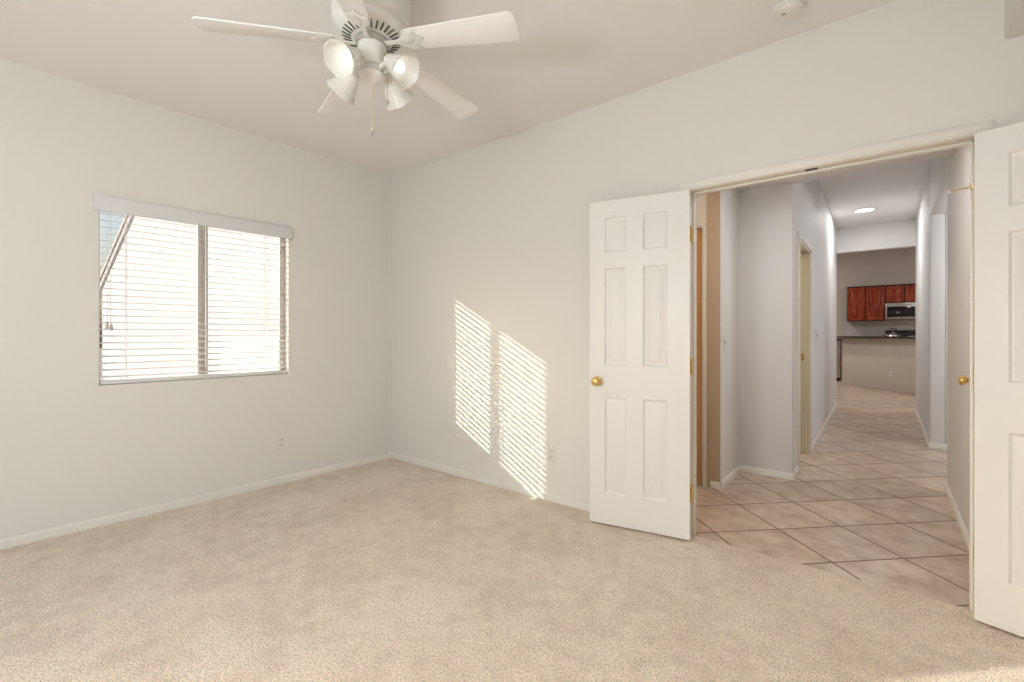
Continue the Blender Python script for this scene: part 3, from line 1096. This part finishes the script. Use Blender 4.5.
def switch(name, loc, rz, label, gangs=1):
    o = empty(name, loc, rz)
    tag(o, label, 'light switch')
    wv = 0.035 + 0.023 * (gangs - 1)
    MB().box((-wv, -0.006, -0.0575), (wv, 0.0005, 0.0575), 0.003).build('cover_plate', M['plate'], o)
    for g in range(gangs):
        x = (g - (gangs - 1) / 2) * 0.046
        MB().box((x - 0.005, -0.012, -0.012), (x + 0.005, -0.004, 0.012), 0.002, Matrix.Rotation(R(8), 4, 'X')).build('toggle', M['line'], o)
    return o


switch('light_switch', (XV, 3.905, 1.135), R(90), 'white toggle switch on the short return left of the hall')
switch('light_switch', (HL, 6.15, 1.19), R(90), 'pale switch plate along the left hall wall past the lit doorway')


def lamp_glow(parent, kind, watts, col, z, size):
    d = bpy.data.lights.new(parent.name + '_glow', kind)
    d.energy = watts
    d.color = col
    if kind == 'AREA':
        d.shape = 'DISK'
        d.size = size
    else:
        d.shadow_soft_size = size
    o = bpy.data.objects.new(parent.name + '_glow', d)
    COL.objects.link(o)
    o.parent = parent
    o.location = (0, 0, z)
    return o


# ------------------------------------------------------------------ hall disc light
hd = empty('ceiling_light', (-0.22, 8.25, ZH))
tag(hd, 'lit flush round light on the hallway ceiling', 'ceiling light')
MB().lathe([(0.112, 0), (0.140, 0), (0.142, -0.004), (0.136, -0.009), (0.112, -0.010), (0.110, -0.006)], 48, capends=False).build('trim_ring', M['plate'], hd)
MB().lathe([(0, -0.006), (0.112, -0.006), (0.110, -0.008), (0, -0.010)], 48).build('diffuser', M['disc'], hd)
lamp_glow(hd, 'AREA', HALL_LIGHT, (1.0, 0.99, 1.0), -0.02, 0.22)


def room_lamp(name, loc, watts, col, label):
    o = empty(name, loc)
    tag(o, label, 'ceiling light')
    MB().lathe([(0, 0), (0.07, 0), (0.07, -0.02), (0, -0.02)], 28).build('canopy', M['plate'], o)
    MB().sphere((0, 0, -0.06), 0.06, scale=(1, 1, .7)).build('globe', M['shade'], o)
    lamp_glow(o, 'POINT', watts, col, -0.18, 0.05)
    return o


k = empty('fill_light', (-0.25, 3.42, ZV))  # unseen light added to brighten the vestibule walls
tag(k, 'unseen round fill light added in the low ceiling just inside the doorway', 'fill light')
MB().lathe([(0.075, 0), (0.095, 0), (0.095, -0.006), (0.075, -0.006)], 28).build('trim_ring', M['plate'], k)
MB().lathe([(0, -0.002), (0.075, -0.002), (0.074, -0.004), (0, -0.005)], 28).build('diffuser', M['filldisc'], k)
lamp_glow(k, 'AREA', 6.5, (0.98, 0.98, 1.0), -0.02, 0.16)
room_lamp('unseen_lamp', (-2.3, 3.02, ZV), 9.0, (1.0, 0.72, 0.45), 'unseen warm globe light added at the far end of the vestibule')  # unseen lamp added to put warm light on the wood door
room_lamp('unseen_lamp', (-1.6, 5.3, 2.5), WARM * 1.6, (1.0, 0.80, 0.45), 'warm globe light in the room off the hall')
# unseen fill lamp added behind the camera to brighten the bedroom
k = empty('fill_lamp', (-0.95, -0.90, 0))
tag(k, 'unseen fill lamp with a clear glass globe added at the back of the bedroom', 'lamp')
MB().lathe([(0, 0), (0.14, 0), (0.14, 0.012), (0.02, 0.03), (0, 0.03)], 32).build('base', M['plate'], k)
MB().lathe([(0.009, 0.02), (0.009, 1.36), (0.05, 1.37), (0.05, 1.40), (0, 1.40)], 20).build('pole', M['plate'], k)
tag(MB().lathe([(0.05, 1.39), (0.115, 1.42), (0.15, 1.50), (0.145, 1.54), (0.115, 1.60), (0.07, 1.63)], 32, capends=False).build('lamp_shade', M['openglobe'], k), 'clear glass globe')
lamp_glow(k, 'POINT', FILL, (0.95, 1.0, 1.08), 1.52, 0.10)
room_lamp('unseen_lamp', (1.5, 5.75, ZV), 26.0, (0.98, 0.99, 1.02), 'unseen white fill light added past the wide opening off the hall')  # unseen lamp added so the hall's right corner gets light
# unseen ceiling lights added to brighten the kitchen
for x, y in ((-2.6, 11.6), (-2.4, 14.0), (1.6, 11.2), (2.6, 14.0)):
    k = empty('fill_light', (x, y, 3.6))
    tag(k, 'unseen round fill light added in the high kitchen ceiling', 'fill light', 'added kitchen fill lights')
    MB().lathe([(0.075, 0), (0.095, 0), (0.095, -0.006), (0.075, -0.006)], 28).build('trim_ring', M['plate'], k)
    MB().lathe([(0, -0.002), (0.075, -0.002), (0.074, -0.004), (0, -0.005)], 28).build('diffuser', M['filldisc'], k)
    lamp_glow(k, 'AREA', KITCHEN, (1.0, 0.96, 0.92), -0.02, 0.16)

# ------------------------------------------------------------------ kitchen: bar
A = Vector((-0.812, 13.879))
B = Vector((1.30, 11.150))
dv = (B - A).normalized()
nv = Vector((dv.y, -dv.x))      # toward the kitchen or hall side
if nv.dot(Vector((0, 0)) - A) < 0:
    nv = -nv                     # points to the camera side
ang = math.atan2(dv.y, dv.x)
L = (B - A).length
bar = empty('bar_counter', (A.x, A.y, 0), ang)
tag(bar, 'beige half wall bar with a dark granite top facing the hall', 'kitchen bar')
s = 1 if (Matrix.Rotation(ang, 2) @ Vector((0, 1))).dot(nv) > 0 else -1


def yb(u, v):
    return sorted((s * u, s * v))


y0, y1 = yb(0, -0.14)
MB().box((0, y0, 0), (L, y1, 1.113), 0.008).build('half_wall', M['barwall'], bar)
y0, y1 = yb(0.17, -0.22)
MB().box((-0.14, y0, 1.113), (L, y1, 1.153), 0.006).build('countertop', M['granite'], bar)
y0, y1 = yb(0.05, 0)
op = A + dv * 1.52
o = outlet('wall_outlet', (op.x + nv.x * 0.001, op.y + nv.y * 0.001, 0.36), math.atan2(nv.x, -nv.y), 'small outlet low on the beige bar wall')

# steel appliance whose side shows past the bar end
dw = empty('dishwasher', (-1.15, 14.72, 0))
tag(dw, 'grey steel appliance end under the counter past the bar', 'dishwasher')
MB().box((-0.30, -0.30, 0.09), (0.275, 0.30, 1.05), 0.006).build('body', M['steel'], dw)
MB().box((-0.27, -0.27, 0), (0.255, 0.28, 0.09)).build('toe_kick', M['blackmat'], dw)
MB().box((-0.30, -0.322, 0.16), (0.270, -0.30, 1.04), 0.006).build('door', M['steel'], dw)
ct = MB().box((-1.50, 14.36, 1.052), (-0.84, 15.06, 1.09), 0.005).build('counter_slab', M['granite'])
tag(ct, 'dark granite slab over the steel appliance past the bar', 'countertop')

# back run: counter, range, upper cabinets, microwave
CY = 15.5


def cab_door(root, x0, x1, z0, z1, y):
    fw_ = 0.055
    d = MB()
    d.box((x0, y - 0.020, z0), (x0 + fw_, y, z1), 0.003)
    d.box((x1 - fw_, y - 0.020, z0), (x1, y, z1), 0.003)
    d.box((x0 + fw_, y - 0.020, z0), (x1 - fw_, y, z0 + fw_), 0.003)
    d.box((x0 + fw_, y - 0.020, z1 - fw_), (x1 - fw_, y, z1), 0.003)
    d.box((x0 + fw_ - .004, y - 0.012, z0 + fw_ - .004), (x1 - fw_ + .004, y - .002, z1 - fw_ + .004))
    d.box((x0 + fw_ + 0.03, y - 0.019, z0 + fw_ + 0.03), (x1 - fw_ - 0.03, y - 0.006, z1 - fw_ - 0.03), 0.006)
    return d.build('door', M['cherry'], root)


def upper(x0, x1, z0, z1, n, label, knobs=True):
    root = empty('upper_cabinet', ((x0 + x1) / 2, CY, z0))
    tag(root, label, 'cabinet', 'cherry upper cabinets')
    w2, hh = (x1 - x0) / 2, z1 - z0
    MB().box((-w2, 0, 0), (w2, KY - CY - .002, hh), 0.002).build('body', M['darkcherry'], root)
    dwid = (x1 - x0) / n
    for i in range(n):
        cab_door(root, -w2 + i * dwid + 0.012, -w2 + (i + 1) * dwid - 0.012, 0.018, hh - 0.02, -0.001)
    MB().box((-w2, -0.03, hh - 0.012), (w2, KY - CY - .002, hh + 0.012), 0.004).build('crown', M['darkcherry'], root)
    return root


upper(-0.795, 0.012, 1.555, 2.475, 2, 'tall cherry double door upper cabinet beside the microwave')
upper(0.018, 0.778, 2.015, 2.475, 2, 'short cherry upper cabinet above the microwave')
upper(0.784, 1.58, 1.555, 2.475, 2, 'tall cherry upper cabinet past the microwave toward the corner')
mw = empty('microwave', (0.398, CY, 1.60))
tag(mw, 'steel over range microwave with black glass door under cherry cabinet', 'microwave')
MB().box((-0.378, -0.05, 0), (0.378, KY - CY - .002, 0.410), 0.006).build('body', M['steel'], mw)
MB().box((-0.345, -0.062, 0.045), (0.20, -0.049, 0.315), 0.006).build('glass_door', M['black'], mw)
MB().box((0.225, -0.060, 0.045), (0.350, -0.049, 0.315), 0.004).build('control_panel', M['black'], mw)
MB().tube([(0.212, -0.085, 0.06), (0.212, -0.085, 0.30)], 0.009, 10).build('handle', M['steel'], mw)
b = MB()
for i in range(12):
    b.box((-0.34 + i * 0.057, -0.052, 0.345), (-0.30 + i * 0.057, -0.0495, 0.385))
b.build('vent_grille', M['line'], mw)

rg = empty('gas_range', (0.398, 15.45, 0))
tag(rg, 'black gas range under the microwave just showing over the bar', 'stove')
MB().box((-0.378, -0.28, 0.10), (0.378, 0.37, 1.00), 0.006).build('body', M['steel'], rg)
MB().box((-0.378, -0.30, 0.995), (0.378, 0.37, 1.03), 0.004).build('cooktop', M['black'], rg)
MB().box((-0.378, 0.25, 1.03), (0.378, 0.37, 1.305), 0.006).build('backguard', M['black'], rg)
MB().box((-0.33, -0.294, 0.25), (0.33, -0.278, 0.80), 0.006).build('oven_door', M['black'], rg)
MB().tube([(-0.30, -0.33, 0.85), (0.30, -0.33, 0.85)], 0.011, 10).build('handle', M['steel'], rg)
for gx in (-0.19, 0.19):
    b = MB()
    for i in range(3):
        b.box((gx - 0.17 + i * 0.165, -0.25, 1.05), (gx - 0.16 + i * 0.165, 0.22, 1.065))
        b.box((gx - 0.17, -0.25 + i * 0.22, 1.05), (gx + 0.17, -0.24 + i * 0.22, 1.065))
    for ux in (-0.165, 0.16):
        for uy in (-0.245, 0.19):
            b.box((gx + ux, uy, 1.03), (gx + ux + 0.01, uy + 0.01, 1.052))
    b.build('grate', M['blackmat'], rg)
kt = empty('kettle', (0.17, 15.36, 1.067))
tag(kt, 'shiny chrome kettle with arched handle on the black range', 'kettle')
MB().lathe([(0, 0), (0.105, 0), (0.125, 0.02), (0.128, 0.06), (0.115, 0.11), (0.085, 0.15), (0.05, 0.165), (0, 0.168)], 32).build('body', M['chrome'], kt)
MB().lathe([(0, 0.165), (0.05, 0.165), (0.045, 0.178), (0.012, 0.184), (0.016, 0.20), (0, 0.205)], 24).build('lid', M['chrome'], kt)
MB().tube([(-0.10, 0, 0.13)] + [(-0.10 * math.cos(PI * i / 12), 0, 0.16 + 0.13 * math.sin(PI * i / 12)) for i in range(13)] + [(0.10, 0, 0.13)], 0.011, 10).build('handle', M['blackmat'], kt)
MB().tube([(-0.10, -0.02, 0.09), (-0.15, -0.04, 0.14), (-0.17, -0.05, 0.17)], [0.022, 0.016, 0.012], 12).build('spout', M['chrome'], kt)
pt = empty('saucepan', (0.52, 15.30, 1.067))
tag(pt, 'small steel pan on the range beside the kettle', 'pan')
MB().lathe([(0, 0), (0.085, 0), (0.09, 0.01), (0.09, 0.09), (0.093, 0.092), (0.087, 0.092), (0.086, 0.012), (0, 0.012)], 28).build('body', M['chrome'], pt)
MB().tube([(-0.085, 0, 0.08), (-0.16, -0.02, 0.10), (-0.22, -0.04, 0.105)], 0.009, 8).build('handle', M['blackmat'], pt)

bc = empty('base_cabinet', (-0.41, 15.52, 0))
tag(bc, 'cherry base cabinet with granite top along the kitchen wall', 'cabinet')
MB().box((-0.385, -0.25, 0.1), (0.40, 0.30, 1.0), 0.003).build('body', M['darkcherry'], bc)
MB().box((-0.40, -0.28, 1.0), (0.405, 0.305, 1.035), 0.004).build('countertop', M['granite'], bc)
cab_door(bc, -0.37, 0.0, 0.14, 0.95, -0.251)
cab_door(bc, 0.02, 0.385, 0.14, 0.95, -0.251)
o = MB().box((-0.82, KY - 0.012, 1.035), (2.4, KY + 0.001, 1.555)).build('trim_5', M['backsplash'], smooth=False)
tag(o, 'pale tile backsplash under the cherry cabinets', 'backsplash', kind='structure')

# ------------------------------------------------------------------ outdoors, seen through the window
struct('ground', [(-60, -60, -0.35, -4.45, 60, -0.15), (-4.45, -60, -0.35, 60, YB - .13, -0.15), (4.05, YB, -0.35, 60, 60, -0.15), (-4.45, 16.1, -0.35, 4.05, 60, -0.15)], M['yard'], 'pale gravel yard outside the window', 'ground')
NY = 3.05
nb = empty('neighbor_house', (0, NY, -0.15))
tag(nb, 'sunlit pinkish white stucco house outside the window', 'house')
poly = [(-18.3, 0), (-5.6, 0), (-5.6, 5.6), (-9.5, 6.55), (-18.3, 2.72)]
mt = Matrix.Rotation(R(90), 4, 'X')
MB().prism(poly, -6.0, 0.0, mt).build('stucco_wall', M['stucco'], nb, smooth=False)
# gable rake: fascia board and roof tile edge
b = MB()
d2 = Vector((8.8, 3.83)).normalized()
n2 = Vector((-d2.y, d2.x))
p0, p1 = Vector((-18.9, 2.46)), Vector((-9.5, 6.55))
q = [p0, p1, p1 + n2 * 0.14, p0 + n2 * 0.14]
b.prism([(v.x, v.y) for v in q], -6.2, 0.06, mt)
b.build('fascia', M['stuccotrim'], nb, smooth=False)
q = [p0 + n2 * 0.14, p1 + n2 * 0.14, p1 + n2 * 0.24, p0 + n2 * 0.24]
b = MB()
b.prism([(v.x, v.y) for v in q], -6.2, 0.10, mt)
b.build('roof', M['rooftile'], nb, smooth=False)
MB().box((-7.5, -0.03, 1.42), (-6.55, 0.02, 2.1)).build('window', M['extglass'], nb, smooth=False)
gw = MB().box((-7.35, NY - 0.55, -0.15), (-5.2, NY - 0.37, 1.18), 0.01).build('garden_wall', M['whitepaint'])
tag(gw, 'low white garden wall outside under the window view', 'garden wall', kind='structure')
